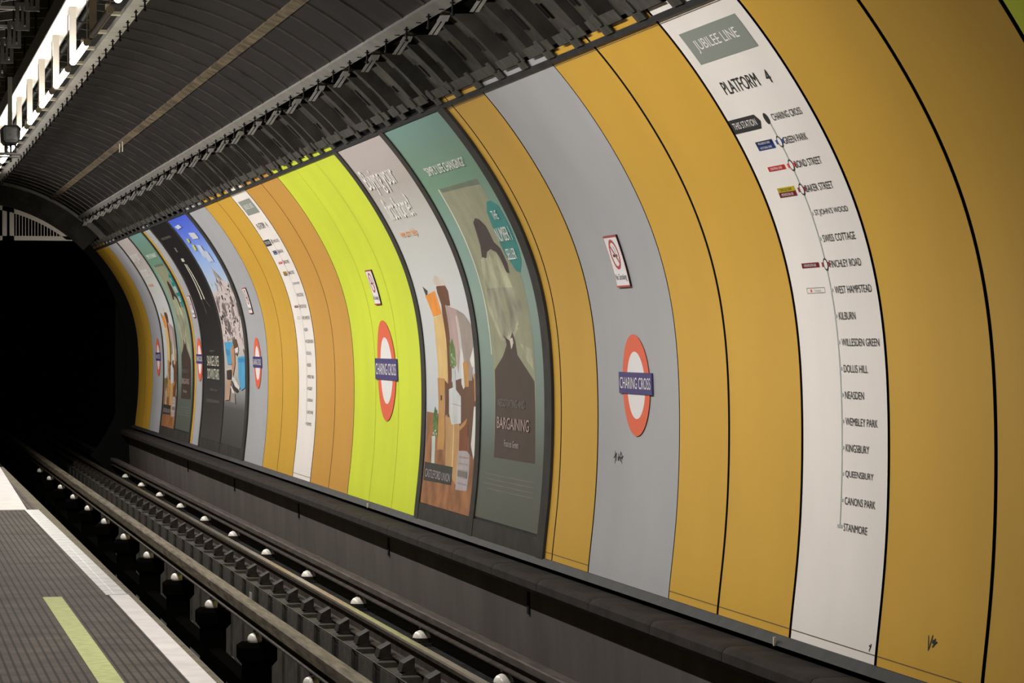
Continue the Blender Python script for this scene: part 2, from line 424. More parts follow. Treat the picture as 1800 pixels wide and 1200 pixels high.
# platform paving with ridges
def ribbed():
    m = mat('ribbed platform paving', (.15, .13, .11), .72); nt = m.node_tree; b = nt.nodes['Principled BSDF']
    tc = nt.nodes.new('ShaderNodeTexCoord'); sp = nt.nodes.new('ShaderNodeSeparateXYZ'); nt.links.new(tc.outputs['Object'], sp.inputs[0])
    def math_(op, a, b_=None):
        n = nt.nodes.new('ShaderNodeMath'); n.operation = op
        for i, q in enumerate((a, b_)):
            if q is None: continue
            if isinstance(q, (int, float)): n.inputs[i].default_value = q
            else: nt.links.new(q, n.inputs[i])
        return n.outputs[0]
    nz = nt.nodes.new('ShaderNodeTexNoise'); nz.inputs['Scale'].default_value = 3.0; nz.inputs['Detail'].default_value = 8; nt.links.new(tc.outputs['Object'], nz.inputs['Vector'])
    fx = math_('FRACT', math_('DIVIDE', sp.outputs['X'], .043)); gx = math_('LESS_THAN', fx, .30)
    fy = math_('FRACT', math_('DIVIDE', sp.outputs['Y'], .30)); gy = math_('LESS_THAN', fy, .05)
    g = math_('MAXIMUM', gx, math_('MULTIPLY', gy, .8))
    mx = nt.nodes.new('ShaderNodeMix'); mx.data_type = 'RGBA'
    nt.links.new(g, mx.inputs['Factor']); mx.inputs[6].default_value = (.078, .064, .052, 1); mx.inputs[7].default_value = (.024, .020, .017, 1)
    m2 = nt.nodes.new('ShaderNodeMix'); m2.data_type = 'RGBA'; m2.blend_type = 'MULTIPLY'; m2.inputs['Factor'].default_value = 1
    r = nt.nodes.new('ShaderNodeMapRange'); r.inputs['From Min'].default_value = .3; r.inputs['From Max'].default_value = .7; r.inputs['To Min'].default_value = .65; r.inputs['To Max'].default_value = 1.25
    nt.links.new(nz.outputs['Fac'], r.inputs['Value']); nt.links.new(mx.outputs[2], m2.inputs[6]); nt.links.new(r.outputs['Result'], m2.inputs[7])
    nt.links.new(m2.outputs[2], b.inputs['Base Color'])
    bp = nt.nodes.new('ShaderNodeBump'); bp.inputs['Strength'].default_value = .6; bp.inputs['Distance'].default_value = .004; bp.invert = True
    nt.links.new(g, bp.inputs['Height']); nt.links.new(bp.outputs['Normal'], b.inputs['Normal'])
    return m
M['ribbed'] = ribbed()
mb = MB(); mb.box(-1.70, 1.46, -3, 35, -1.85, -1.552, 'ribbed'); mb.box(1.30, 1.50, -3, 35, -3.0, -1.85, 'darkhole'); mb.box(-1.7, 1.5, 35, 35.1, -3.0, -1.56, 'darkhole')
struct('floor_platform', mb)
def slab(name, poly, z0, z1, m, label=None):
    mb = MB(); n = len(poly); v = [(x, y, z0) for x, y in poly] + [(x, y, z1) for x, y in poly]
    mb.add(v, [tuple(range(n-1, -1, -1)), tuple(range(n, 2*n))] + [(i, (i+1) % n, n+(i+1) % n, n+i) for i in range(n)], m)
    o = mb.build(name)
    return o
o = slab('trim_9', [(1.393, -3), (1.51, -3), (1.51, 17.2), (1.393, 17.2)], -1.60, -1.548, 'edgetile'); tag(o, kind='structure')
o = slab('trim_10', [(1.375, 17.2), (1.505, 17.2), (1.465, 26.0), (1.34, 26.0)], -1.60, -1.547, 'gloss'); tag(o, kind='structure')
mb = MB()
for k in range(30):
    y = 17.2 + .3 * k
    mb.box(1.372, 1.508 - .0045 * (y - 17.2), y - .006, y + .006, -1.56, -1.5462, 'greyink')
mb.box(1.425, 1.431, 17.2, 21.5, -1.56, -1.5462, 'whiteink')
o = mb.build('trim_14'); tag(o, kind='structure')
o = slab('trim_11', [(-1.7, 26.0), (1.36, 26.0), (1.50, 34.9), (-1.7, 34.9)], -1.60, -1.545, 'edgetile'); tag(o, kind='structure')
o = slab('trim_12', [(1.46, -3), (1.545, -3), (1.545, 35), (1.46, 35)], -1.63, -1.553, 'nosing'); tag(o, kind='structure')
o = slab('platform_line', [(.99, -1), (1.105, -1), (1.105, 17.15), (.99, 17.15)], -1.552, -1.549, 'greenstrip')
tag(o, 'pale green painted line running along the ribbed platform paving', 'painted line')
# platform side wall (behind and left of the camera) and the dark end of the tunnel
mb = MB(); mb.sweep(circ(3.10, 140, 206, 20), -3, 47.6, 'leftwall'); struct('wall_left', mb)
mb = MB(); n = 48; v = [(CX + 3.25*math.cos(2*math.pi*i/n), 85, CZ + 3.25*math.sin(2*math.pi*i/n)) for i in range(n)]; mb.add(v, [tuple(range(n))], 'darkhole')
v = [(CX + 3.25*math.cos(2*math.pi*i/n), -3, CZ + 3.25*math.sin(2*math.pi*i/n)) for i in range(n)]; mb.add(v, [tuple(range(n))], 'leftwall')
struct('wall_end', mb)
# arch ring where the platform tunnel ends, dark headwall above the grille
mb = MB()
RC = (1.577, -.277)
def arch(r0, r1, a0, a1, y0, y1, m, n=40):
    P = [(RC[0] + r1*math.cos(R(a0+(a1-a0)*i/n)), RC[1] + r1*math.sin(R(a0+(a1-a0)*i/n))) for i in range(n+1)]
    Q = [(RC[0] + r0*math.cos(R(a0+(a1-a0)*i/n)), RC[1] + r0*math.sin(R(a0+(a1-a0)*i/n))) for i in range(n+1)]
    for i in range(n):
        a, b, c, d = P[i], P[i+1], Q[i+1], Q[i]
        mb.hexa([(a[0], y0, a[1]), (b[0], y0, b[1]), (c[0], y0, c[1]), (d[0], y0, d[1]), (a[0], y1, a[1]), (b[0], y1, b[1]), (c[0], y1, c[1]), (d[0], y1, d[1])], m)
arch(2.93, 3.03, 36, 144, 47.75, 47.9, 'flange'); arch(2.60, 2.93, 44, 136, 47.88, 48.0, 'iron')
arch(2.60, 2.93, -40, 44, 47.88, 48.0, 'darkhole'); arch(3.03, 3.28, 40, 140, 47.7, 47.8, 'iron'); arch(2.93, 3.30, -40, 36, 47.76, 47.9, 'darkhole')
mb.box(4.0, 4.6, 48.0, 48.1, -3, 2, 'darkhole'); mb.box(-1.7, 1.0, 48.0, 48.1, -3, 1.69, 'darkhole')  # black arch lengths and sheets stand in for the unlit tunnel mouth
struct('trim_13', mb)

# ================================================================ WALL PANELS
def panel(y0, y1, m, label, gl=.018, gr=.018, s0=SB, s1=STOP, seams=(), group=None, jo=()):
    """one enamel panel; gl / gr are half the open joints at its near and far side"""
    a, b = y0 + gl, y1 - gr; mb = MB(); N = 64
    F_ = [W(0, s0 + (s1 - s0)*i/N, 0) for i in range(N+1)]; B_ = [W(0, s0 + (s1 - s0)*i/N, -.010) for i in range(N+1)]
    mb.sweep([(p[0], p[2]) for p in F_], a, b, m)
    for yy in (a, b):
        v = [(p[0], yy, p[2]) for p in F_] + [(p[0], yy, p[2]) for p in B_]; n = N + 1
        mb.add(v, [(i, i+1, n+i+1, n+i) for i in range(N)], 'edge')
    for sg in (0, N):
        mb.add([(F_[sg][0], a, F_[sg][2]), (F_[sg][0], b, F_[sg][2]), (B_[sg][0], b, B_[sg][2]), (B_[sg][0], a, B_[sg][2])], [(0,1,2,3)], 'edge')
    for s in seams: wall_poly(mb, [rect(a, b, s - .0022, s + .0022)], 'seam', .0012)
    for y in jo: wall_poly(mb, [rect(y - .005, y + .005, s0, s1)], 'limeseam', .0012)
    p = W(y0, s0)
    o = mb.build('wall_panel', loc=(p[0], y0, p[2] + H))
    return tag(o, label, 'wall panel', group)
SM = (-1.388, 1.683)
Pn = {}
panel(5.85, 9.26, 'lime', 'lime green wall panel cut off by the top right corner of the photo', jo=(7.0, 8.1))
panel(9.26, 10.448, 'yellow', 'wide mustard wall panel at the right edge of the photo, next to the lime corner', seams=(-1.388,))
panel(10.448, 11.657, 'yellow', 'large mustard wall panel with a small black smudge, right of the big white line diagram', seams=(-1.388,))
Pn['dia'] = panel(11.657, 12.834, 'white', 'large white wall panel printed with the line diagram of readable station names', seams=SM, gl=.014, gr=.016)
panel(12.834, 14.019, 'yellow', 'mustard wall panel directly left of the large white line diagram', seams=SM)
panel(14.019, 14.943, 'yellow', 'narrow mustard wall panel directly right of the nearest grey panel', seams=SM, gr=.008)
panel(14.943, 16.737, 'grey', 'nearest and widest grey wall panel, behind the large readable station roundel', gl=.008, gr=.013)
panel(16.737, 17.686, 'yellow', 'mustard wall panel directly left of the nearest grey panel', seams=SM, gl=.013, gr=.013)
panel(17.686, 18.00, 'yellow', 'thin mustard strip beside the dark frame of the large book poster', seams=SM, gl=.013, gr=0)
panel(22.36, 25.745, 'lime', 'wide lime green wall panel behind the large roundel in mid view', gl=0, gr=.012, jo=(23.478, 24.587))
panel(25.745, 26.852, 'brown', 'ochre wall panel directly left of the lime green panel in mid view', gl=.012, gr=.012)
panel(26.852, 28.033, 'brown', 'ochre wall panel directly right of the distant narrow white line diagram', gl=.012)
Pn['dia2'] = panel(28.033, 29.249, 'white', 'distant narrow white wall panel printed with a second small line diagram', seams=SM)
panel(29.249, 30.425, 'yellow', 'mustard wall panel directly left of the distant white line diagram', gr=.012)
panel(30.425, 31.588, 'yellow', 'mustard wall panel between the distant line diagram and the grey panel by the blue poster', gl=.012, gr=.012)
panel(31.588, 33.20, 'grey', 'distant grey wall panel directly right of the blue holiday poster', gl=.012, gr=0)
panel(37.96, 38.86, 'grey', 'narrow distant grey wall panel directly left of the black film poster', gl=0, gr=.008)
panel(38.86, 39.07, 'yellow', 'very thin distant mustard strip beside the farther green book poster', gl=.008, gr=0)
panel(43.27, 45.08, 'grey', 'farthest grey wall panel behind the smallest station roundel', gl=0, gr=.012)
panel(45.08, 46.322, 'yellow', 'mustard wall panel directly left of the farthest grey panel', gl=.012, gr=.012)
panel(46.322, 47.53, 'yellow', 'farthest mustard wall panel at the edge of the black tunnel mouth', gl=.012)

# smudges on the enamel belong to their panels: small marks as thin print
def marks(panel_, y, s, w, h, n, seed, name='scuff_mark'):
    r = random.Random(seed); mb = MB()
    for i in range(n):
        a, b = y + r.uniform(-w, w), s + r.uniform(-h, h); t = r.uniform(0, 3.1); l = r.uniform(.01, .04); q = .004
        c, d = math.cos(t), math.sin(t)
        wall_poly(mb, [[(a - c*l - d*q, b - d*l + c*q), (a + c*l - d*q, b + d*l + c*q), (a + c*l + d*q, b + d*l - c*q), (a - c*l + d*q, b - d*l - c*q)]], 'ink', .002)
    mb.build(name, panel_)
byl = {o['label']: o for o in C.objects if 'label' in o.keys()}
marks(byl['large mustard wall panel with a small black smudge, right of the big white line diagram'], 11.03, -1.26, .05, .008, 7, 1)
marks(Pn['dia'], 11.725, -1.365, .012, .012, 2, 2)
marks(byl['nearest and widest grey wall panel, behind the large readable station roundel'], 16.235, -.695, .09, .018, 14, 4, 'graffiti_scrawl')

# ---------------------------------------------------------------- line diagram
def diagram(pan):
    TY = 12.265; P0 = 1.083; ST_ = .1212
    names = ['CHARING CROSS', 'GREEN PARK', 'BOND STREET', 'BAKER STREET', "ST.JOHN'S WOOD", 'SWISS COTTAGE', 'FINCHLEY ROAD', 'WEST HAMPSTEAD', 'KILBURN',
             'WILLESDEN GREEN', 'DOLLIS HILL', 'NEASDEN', 'WEMBLEY PARK', 'KINGSBURY', 'QUEENSBURY', 'CANONS PARK', 'STANMORE']
    right = [11.868, 11.887, 11.853, 11.841, 11.767, 11.783, 11.795, 11.730, 11.991, 11.721, 11.896, 11.961, 11.792, 11.903, 11.844, 11.812, 11.901]
    tick = [P0 - ST_ * k for k in range(17)]
    mb = MB(); wall_poly(mb, [rect(12.691, 11.813, 1.422, 1.600)], 'boxgrey', .0015); hd = mb.build('line_name_box', pan)
    mb = MB(); wall_text(mb, 'JUBILEE LINE', 12.588, 11.940, 1.474, 1.546, 'whiteink'); mb.build('lettering', hd)
    mb = MB(); wall_text(mb, 'PLATFORM', 12.612, 12.092, 1.242, 1.312, 'ink'); wall_text(mb, '4', 11.975, 11.915, 1.242, 1.310, 'ink'); mb.build('platform_lettering', pan)
    mb = MB(); wall_poly(mb, [rect(TY - .006, TY + .006, tick[-1], tick[0])], 'linegrey', .0015)
    for k, s in enumerate(tick):
        if k in (0, 1, 2, 3, 6): continue
        if k == 16: wall_poly(mb, [rect(TY - .035, TY + .035, s - .008, s + .008)], 'linegrey', .0016)
        else: wall_poly(mb, [rect(TY - .028, TY, s - .008, s + .008)], 'linegrey', .0016)
    mb.build('route_line', pan)
    mb = MB()
    wall_poly(mb, [disc(TY + .012, tick[0], .0295, 32)], 'ink', .002)
    for k, c in ((1, 'blueink'), (2, 'redink'), (3, 'maroonink'), (6, 'maroonink')):
        wall_poly(mb, [rect(TY - .055, TY + .055, tick[k] - .011, tick[k] + .011)], c, .0018)
        wall_poly(mb, [disc(TY, tick[k], .024, 32)], 'white', .0022); wall_poly(mb, ring(TY, tick[k], .022, .030, 32), 'ink', .0024)
    mb.build('interchange_circles', pan)
    mb = MB(); wall_poly(mb, [[(12.816, 1.117), (12.415, 1.117), (12.372, 1.080), (12.415, 1.043), (12.816, 1.043)]], 'ink', .0015); ar = mb.build('this_station_arrow', pan)
    mb = MB(); wall_text(mb, 'THIS STATION', 12.783, 12.434, 1.064, 1.099, 'whiteink'); mb.build('lettering', ar)
    for rows in ((('darkblueink', 'PICCADILLY LINE', .960, .983), ('blueink', 'VICTORIA LINE', .937, .960)), (('redink', 'CENTRAL LINE', .828, .852),),
                 (('yellowink', 'CIRCLE LINE', .719, .743), ('maroonink', 'METROPOLITAN LINE', .694, .719)), (('maroonink', 'METROPOLITAN LINE', .345, .369),)):
        mb = MB()
        for c, t, a, b in rows: wall_poly(mb, [rect(12.606, 12.358, a, b)], c, .0015)
        bx = mb.build('line_colour_box', pan)
        for c, t, a, b in rows: wall_text(mb, t, 12.57, 12.40, a + .006, b - .006, 'ink' if c == 'yellowink' else 'whiteink')
        mb.build('lettering', bx)
    mb = MB(); a, b, c, d = 12.606, 12.350, .224, .250; t = .0018
    wall_poly(mb, [rect(a, b, c, c+t), rect(a, b, d-t, d), rect(a, a - .003, c, d), rect(b, b + .003, c, d)], 'ink', .0015)
    wall_text(mb, 'Thameslink', 12.50, 12.40, .231, .243, 'greyink'); wall_poly(mb, [rect(12.555, 12.535, .231, .243)], 'redink', .0016)
    mb.build('rail_link_box', pan)
    for n, s, r in zip(names, tick, right):
        mb = MB(); y = 12.213; ss = s
        if n == 'CHARING CROSS': y, ss, r = 12.198, s - .001, 11.788
        wall_text(mb, n, y, r, ss - .017, ss + .018, 'ink'); mb.build('station_name', pan)
diagram(Pn['dia'])
# the distant diagram is the same print: same meshes, moved along the wall
DY = 28.641 - 12.2455
for ch in list(Pn['dia'].children):
    if ch.name.startswith('scuff'): continue
    c = ch.copy(); C.objects.link(c); c.parent = Pn['dia2']; c.location.y = DY - (Pn['dia2'].location.y - Pn['dia'].location.y)
    for g in ch.children:
        d = g.copy(); C.objects.link(d); d.parent = c

# ---------------------------------------------------------------- roundels and no smoking signs
def roundel(y, k, label, group=None):
    s = -.262; p = W(y, s)
    root = empty('station_roundel', (p[0], y, p[2] - .3*k), label, 'station sign', group)
    mb = MB(); wall_poly(mb, ring(y, s, .197*k, .2985*k, 72), 'red', .006); wall_poly(mb, ring(y, s, .2975*k, .2985*k, 72), 'red', .003); mb.build('red_ring', root)
    mb = MB(); wall_poly(mb, [disc(y, s, .1975*k, 60)], 'signwhite', .006); mb.build('white_disc', root)
    mb = MB(); b = .0635*k; h = .361*k; c = s + .012
    wall_poly(mb, [rect(y - h, y + h, c - b, c + b)], 'navy', .012)
    for yy in (y - h, y + h):
        P = [W(yy, q, e) for q in (c - b, c + b) for e in (.003, .012)]
        mb.add([P[0], P[1], P[3], P[2]], [(0, 1, 2, 3)], 'navy')
    for q in (c - b, c + b):
        P = [W(yy, q, e) for yy in (y - h, y + h) for e in (.003, .012)]
        mb.add([P[0], P[1], P[3], P[2]], [(0, 1, 2, 3)], 'navy')
    bar = mb.build('name_bar', root)
    mb = MB(); wall_text(mb, 'CHARING CROSS', y + .335*k, y - .335*k, c - .034*k, c + .034*k, 'signwhite', .0132); mb.build('lettering', bar)
    return root
r1 = roundel(15.82, 1.0, 'large readable red and blue station roundel on the nearest grey panel')
r2 = roundel(24.01, 1.47, 'big station roundel on the lime green panel in mid view')
dup(r1, 32.42 - 15.82, 'small station roundel on the grey panel right of the blue holiday poster')
dup(r1, 38.36 - 15.82, 'small partly narrow station roundel between the black film poster and the farther green poster')
dup(r1, 44.10 - 15.82, 'smallest farthest station roundel next to the last mustard panels')
def nosmoking(y, label):
    s0, s1 = .318, .632; a, b = y + .146, y - .146; p = W(y, s0)
    root = empty('no_smoking_sign', (p[0], y, p[2]), label, 'sign')
    mb = MB(); wall_poly(mb, [rect(a, b, s0, s1)], 'signwhite', .012)
    for yy in (a, b):
        for i in range(5):
            q0, q1 = s0 + (s1-s0)*i/5, s0 + (s1-s0)*(i+1)/5
            P = [W(yy, q0, .001), W(yy, q0, .012), W(yy, q1, .012), W(yy, q1, .001)]; mb.add(P, [(0, 1, 2, 3)], 'edge')
    for q in (s0, s1):
        P = [W(a, q, .001), W(a, q, .012), W(b, q, .012), W(b, q, .001)]; mb.add(P, [(0, 1, 2, 3)], 'edge')
    mb.build('plate', root)
    mb = MB(); t = .006; t2 = .011
    wall_poly(mb, [rect(a, b, s0, s0+t2), rect(a, b, s1-t2, s1), rect(a, a - t, s0, s1), rect(b, b + t, s0, s1)], 'signred', .0125)
    mb.build('border', root)
    mb = MB(); yc, sc = y + .005, .518
    wall_poly(mb, ring(yc, sc, .072, .092, 48), 'signred', .0130)
    c, d = math.cos(R(45)), math.sin(R(45))
    wall_poly(mb, [[(yc + c*l - d*w, sc + d*l + c*w) for l, w in ((-.078, -.008), (.078, -.008), (.078, .008), (-.078, .008))]], 'signred', .0134)
    wall_poly(mb, [rect(yc - .03, yc + .045, sc - .016, sc + .000)], 'ink', .0130); wall_poly(mb, [rect(yc - .048, yc - .035, sc - .016, sc + .0)], 'ink', .0130)
    for q in (0, .012): wall_poly(mb, [[(yc - .04 + q, sc + .008), (yc - .043 + q, sc + .008), (yc - .020 + q, sc + .05), (yc - .017 + q, sc + .05)]], 'ink', .0130)
    mb.build('prohibition_symbol', root)
    mb = MB(); wall_text(mb, 'No Smoking', y + .125, y - .115, .352, .400, 'ink', .0130); mb.build('lettering', root)
    return root
n1 = nosmoking(15.825, 'readable white no smoking sign above the nearest roundel')
dup(n1, 24.03 - 15.825, 'white no smoking sign on the lime green panel in mid view')
dup(n1, 32.44 - 15.825, 'small no smoking sign on the grey panel right of the blue holiday poster')
dup(n1, 38.36 - 15.825, 'smallest no smoking sign, left of the black film poster')

# ---------------------------------------------------------------- posters
def frame(y0, y1, s0, s1, bars, label, th=.020, botbar=.13):
    """dark poster board with raised bars at the given Y ranges"""
    p = W(y0, s0); root = empty('poster_frame', (p[0], y0, p[2]), label, 'poster frame')
    mb = MB(); band_n = 64
    F_ = [W(0, s0 + (s1 - s0)*i/band_n, .004) for i in range(band_n+1)]
    mb.sweep([(q[0], q[2]) for q in F_], y0, y1, 'strap'); mb.build('backing_board', root)
    for a, b in bars:
        mb = MB(); Fb = [W(0, s0 + (s1 - s0)*i/band_n, th) for i in range(band_n+1)]
        mb.sweep([(q[0], q[2]) for q in Fb], a, b, 'frame'); n = band_n + 1
        for yy in (a, b):
            v = [(q[0], yy, q[2]) for q in Fb] + [(q[0], yy, q[2]) for q in [W(0, s0 + (s1 - s0)*i/band_n, 0) for i in range(n)]]
            mb.add(v, [(i, i+1, n+i+1, n+i) for i in range(n-1)], 'frame')
        mb.build('side_bar', root)
    mb = MB(); ba = min(a for a, b in bars); bb = max(b for a, b in bars)
    band(mb, s0, s0 + botbar, th - .004, 'frame', ba + .001, bb - .001, .01); mb.build('bottom_bar', root)
    return root
M['frame'] = mat('dark poster frame', (.040, .037, .033), .55, var=.2, scale=6)
zt = lambda s: s2z(s) + H
def poster(yl, yr, s0, s1, bgmat, polys, texts, label, e=.008):
    """yl is the far (left) side; polys: (ink, points) printed in order"""
    mb = MB(); N = 64; a, b = min(yl, yr), max(yl, yr)
    F_ = [W(0, s0 + (s1 - s0)*i/N, e) for i in range(N+1)]
    p = W(a, s0)
    mb.sweep([(q[0], q[2]) for q in F_], a, b, bgmat)
    for i, (ink, pts) in enumerate(polys):
        cl = [(min(max(y, a), b), min(max(s, s0), s1)) for y, s in pts]
        wall_poly(mb, [cl], ink, e + .0006 + .00005 * i)
    o = mb.build('advertising_poster', loc=(p[0], a, p[2] + H)); tag(o, label, 'poster')
    for nm, txt, y0, y1, q0, q1, ink in texts:
        t = MB(); wall_text(t, txt, y0, y1, q0, q1, ink, e + .008); t.build(nm, o)
    return o
zs = (s2z(-1.305) , s2z(1.71))
def g(*st): return [((z2 - s2z(-1.305)) / (s2z(1.71) - s2z(-1.305)), c) for z2, c in ((s2z(s), c) for s, c in st)]
# the object origin of a poster sits at its lower near corner, so heights run from 0
ZR = s2z(1.71) - s2z(-1.305)
M['bg1'] = ramp_mat('estate poster ground', g((-1.3, (.28,.28,.29)), (-.5, (.50,.53,.55)), (.4, (.56,.58,.57)), (.9, (.52,.53,.50)), (1.3, (.42,.38,.35)), (1.69, (.46,.41,.40))), 0, ZR)
M['bg2'] = ramp_mat('book poster ground', g((-1.29, (.085,.095,.075)), (-.85, (.10,.115,.095)), (-.45, (.17,.23,.20)), (.3, (.24,.34,.29)), (.8, (.20,.33,.28)), (1.2, (.14,.27,.18)), (1.45, (.15,.26,.20)), (1.69, (.15,.29,.27))), 0, ZR)
leafr = random.Random(9)
def leaves(y, s, w, h, n):
    out = []
    for i in range(n):
        a, b = y + leafr.uniform(-w, w), s + leafr.uniform(-h, h); t = leafr.uniform(0, 6.28); l = leafr.uniform(.02, .035)
        out.append(('p_leaf' if i % 3 else 'p_vase', [(a + l*math.cos(t), b + l*.6*math.sin(t)), (a - l*.3*math.sin(t), b + l*.3*math.cos(t)), (a - l*math.cos(t), b - l*.6*math.sin(t)), (a + l*.3*math.sin(t), b - l*.3*math.cos(t))]))
    return out
A1 = [
('p_wood', [(22.18,-.572),(20.20,-.60),(20.20,-1.306),(22.212,-1.306)]),
('p_umber', [(21.323,-.332),(20.40,-.25),(20.24,-.40),(20.24,-.70),(21.395,-.78)]),
('p_shade', [(20.751,.239),(20.50,.20),(20.264,.10),(20.247,.004),(20.35,-.10),(20.42,-.30),(20.591,-.30),(20.739,-.043)]),
('p_cream', [(21.691,.183),(21.32,.204),(21.302,.021),(21.323,-.332),(21.692,-.321),(21.724,.004)]),
('p_brown', [(21.32,.204),(21.288,.282),(21.34,.38),(21.326,.424),(21.24,.44),(21.287,.495),(21.12,.455),(20.973,.43),(20.912,.383),(20.958,.27),(21.136,.272),(21.133,.037),(21.176,-.286),(21.205,-.363),(21.323,-.332),(21.302,.021)]),
('p_dark', [(21.86,.44),(21.70,.40),(21.80,.33)]), ('p_stone', [(21.42,.47),(21.25,.52),(21.0,.475),(20.95,.43),(21.28,.43)]),
('p_orange', [(21.849,.361),(21.424,.396),(21.337,.209),(21.684,.191)]),
('p_lilac', [(21.147,.28),(20.751,.239),(20.797,-.043),(20.914,-.251),(21.149,.004)]),
('p_stone', [(20.83,.22),(20.765,.215),(20.79,-.10),(20.83,-.10)]),
('p_white', [(20.24,-.01),(20.24,-.189),(20.408,-.198),(20.469,-.144)]),
('p_white', [(20.80,-.06),(20.72,-.08),(20.66,-.34),(20.74,-.37),(20.81,-.33)]),
('p_tan', [(20.738,-.154),(20.529,-.156),(20.543,-.348),(20.695,-.35)]),
('p_tan', [(20.36,-.24),(20.24,-.26),(20.22,-.45),(20.34,-.45)]),
('p_tan', [(21.731,-.294),(21.441,-.298),(21.472,-.527),(21.425,-.753),(21.464,-.852),(21.71,-.862),(21.699,-.532)]),
('p_brown', [(21.441,-.31),(21.30,-.34),(21.32,-.56),(21.45,-.60)]), ('p_dark', [(21.62,-.43),(21.56,-.43),(21.56,-.47),(21.62,-.47)]),
('p_leaf', [(21.07,.02),(20.99,-.06),(20.99,-.19),(21.12,-.22),(21.22,-.17),(21.20,-.05)]),
('p_vase', [(21.165,-.217),(21.033,-.216),(21.016,-.379),(21.134,-.382)]),
('p_leaf', [(21.84,-.52),(21.71,-.60),(21.73,-.76),(21.88,-.77),(21.93,-.62)]),
('p_vase', [(21.947,-.762),(21.807,-.758),(21.778,-.972),(21.912,-.977)]),
('p_sand', [(21.428,-.582),(21.204,-.601),(20.884,-.64),(20.829,-1.12),(21.347,-.975)]),
('p_cream', [(21.12,-.60),(21.09,-.60),(21.06,-.97),(21.10,-.97)]),
('p_russet', [(20.884,-.64),(20.582,-.584),(20.545,-.88),(20.848,-.88)]),
('p_tan', [(20.90,-.66),(20.60,-.585),(20.66,-.635),(20.88,-.69)]),
('p_umber', [(20.586,-.506),(20.324,-.523),(20.324,-.86),(20.509,-.86)]),
('p_white', [(20.361,-.493),(20.233,-.482),(20.24,-.775),(20.323,-.886),(20.442,-.782)]),
('p_carton', [(21.286,-.377),(21.085,-.357),(20.834,-.425),(20.827,-.63),(21.179,-.648),(21.287,-.563)]),
('p_vase', [(21.16,-.38),(21.08,-.37),(21.08,-.63),(21.13,-.63)]), ('p_shade', [(21.16,-.485),(20.84,-.495),(20.84,-.50),(21.16,-.49)]),
('p_charcoal', [(22.17,-.976),(21.061,-.971),(21.061,-1.111),(22.162,-1.123)]),
('p_plum', [(20.887,-.838),(20.581,-.83),(20.463,-.853),(20.445,-.969),(20.472,-1.127),(20.89,-1.137),(20.897,-.99)])] \
 + leaves(21.11, -.10, .09, .10, 22) + leaves(21.82, -.65, .08, .10, 22) \
 + [('p_shade', [(20.84,-.875-.05*i),(20.52,-.875-.05*i),(20.52,-.885-.05*i),(20.84,-.885-.05*i)]) for i in range(5)] + [('p_dim', [(20.85,-.985),(20.50,-.985),(20.50,-1.03),(20.85,-1.03)])]
frame(17.875, 22.36, -1.438, 1.715, ((17.875, 18.075), (20.105, 20.255), (22.205, 22.36)), 'dark double poster frame between the nearest mustard panels and the lime panel')
pa1 = poster(22.205, 20.255, -1.305, 1.70, 'bg1', A1, [
 ('headline', 'Buying your', 22.05, 20.83, 1.245, 1.485, 'whiteink'), ('headline', 'first home?', 21.93, 20.92, 1.015, 1.210, 'whiteink'), ('headline', 'we can help', 21.915, 21.23, .840, .925, 'p_orange'),
 ('lender_name', 'CASTLEFORD UNION', 22.085, 21.09, -1.092, -1.027, 'p_plum')],
 'tall pale first home poster with stacked boxes, right beside the lime panel')
A2 = [('p_book', [(19.706,1.162),(18.379,1.168),(18.360,-.83),(19.641,-.837)]),
('p_bookshade', [(19.66,1.162),(18.379,1.168),(18.39,1.10),(19.62,1.115)]),
('p_face', [(19.134,.657),(18.882,.631),(18.776,.483),(18.70,.35),(18.75,.10),(18.961,.0),(19.35,.0),(19.62,.2),(19.60,.408),(19.451,.59)]),
('p_skin', [(19.55,.408),(18.634,.387),(18.554,.228),(18.961,.046),(19.28,.007),(19.604,.268)]),
('p_book', [(19.20,.36),(19.02,.33),(18.95,.15),(19.08,.06),(19.15,.20)]),
('p_hair', [(19.193,.868),(19.066,.897),(18.963,.883),(18.858,.826),(18.83,.705),(18.707,.65),(18.66,.54),(18.688,.47),(18.776,.483),(18.819,.579),(18.882,.631),(19.022,.657),(19.161,.64),(19.251,.597),(19.382,.609),(19.290,.696)]),
('p_skin', [(18.98,.30),(18.86,.27),(18.84,.10),(18.93,.06)]),
('p_face', [(18.75,-.02),(18.42,-.06),(18.40,-.20),(18.62,-.13)]), 
('p_suit', [(19.28,.04),(19.22,.03),(19.185,-.03),(19.33,-.11),(19.627,-.211),(19.641,-.837),(18.360,-.83),(18.396,-.276),(18.872,-.099),(18.90,-.007),(18.95,.046),(18.97,.06),(19.08,0.0)]),
('p_stone', [(19.08,.02),(18.98,.03),(18.96,-.03),(19.05,-.06)]),
('p_bookedge', [(19.722,1.162),(19.690,1.162),(19.69,-.10),(19.712,-.10)]),
('p_badge', [(18.491,.991),(18.354,.996),(18.21,.95),(18.172,.796),(18.181,.632),(18.236,.538),(18.36,.469),(18.466,.48),(18.635,.607),(18.685,.784),(18.629,.92)]),
] + [('p_dim', [(19.90 - .1*(i % 2),-.96-.035*i),(18.35,-.955-.035*i),(18.35,-.962-.035*i),(19.90 - .1*(i % 2),-.967-.035*i)]) for i in range(4)]
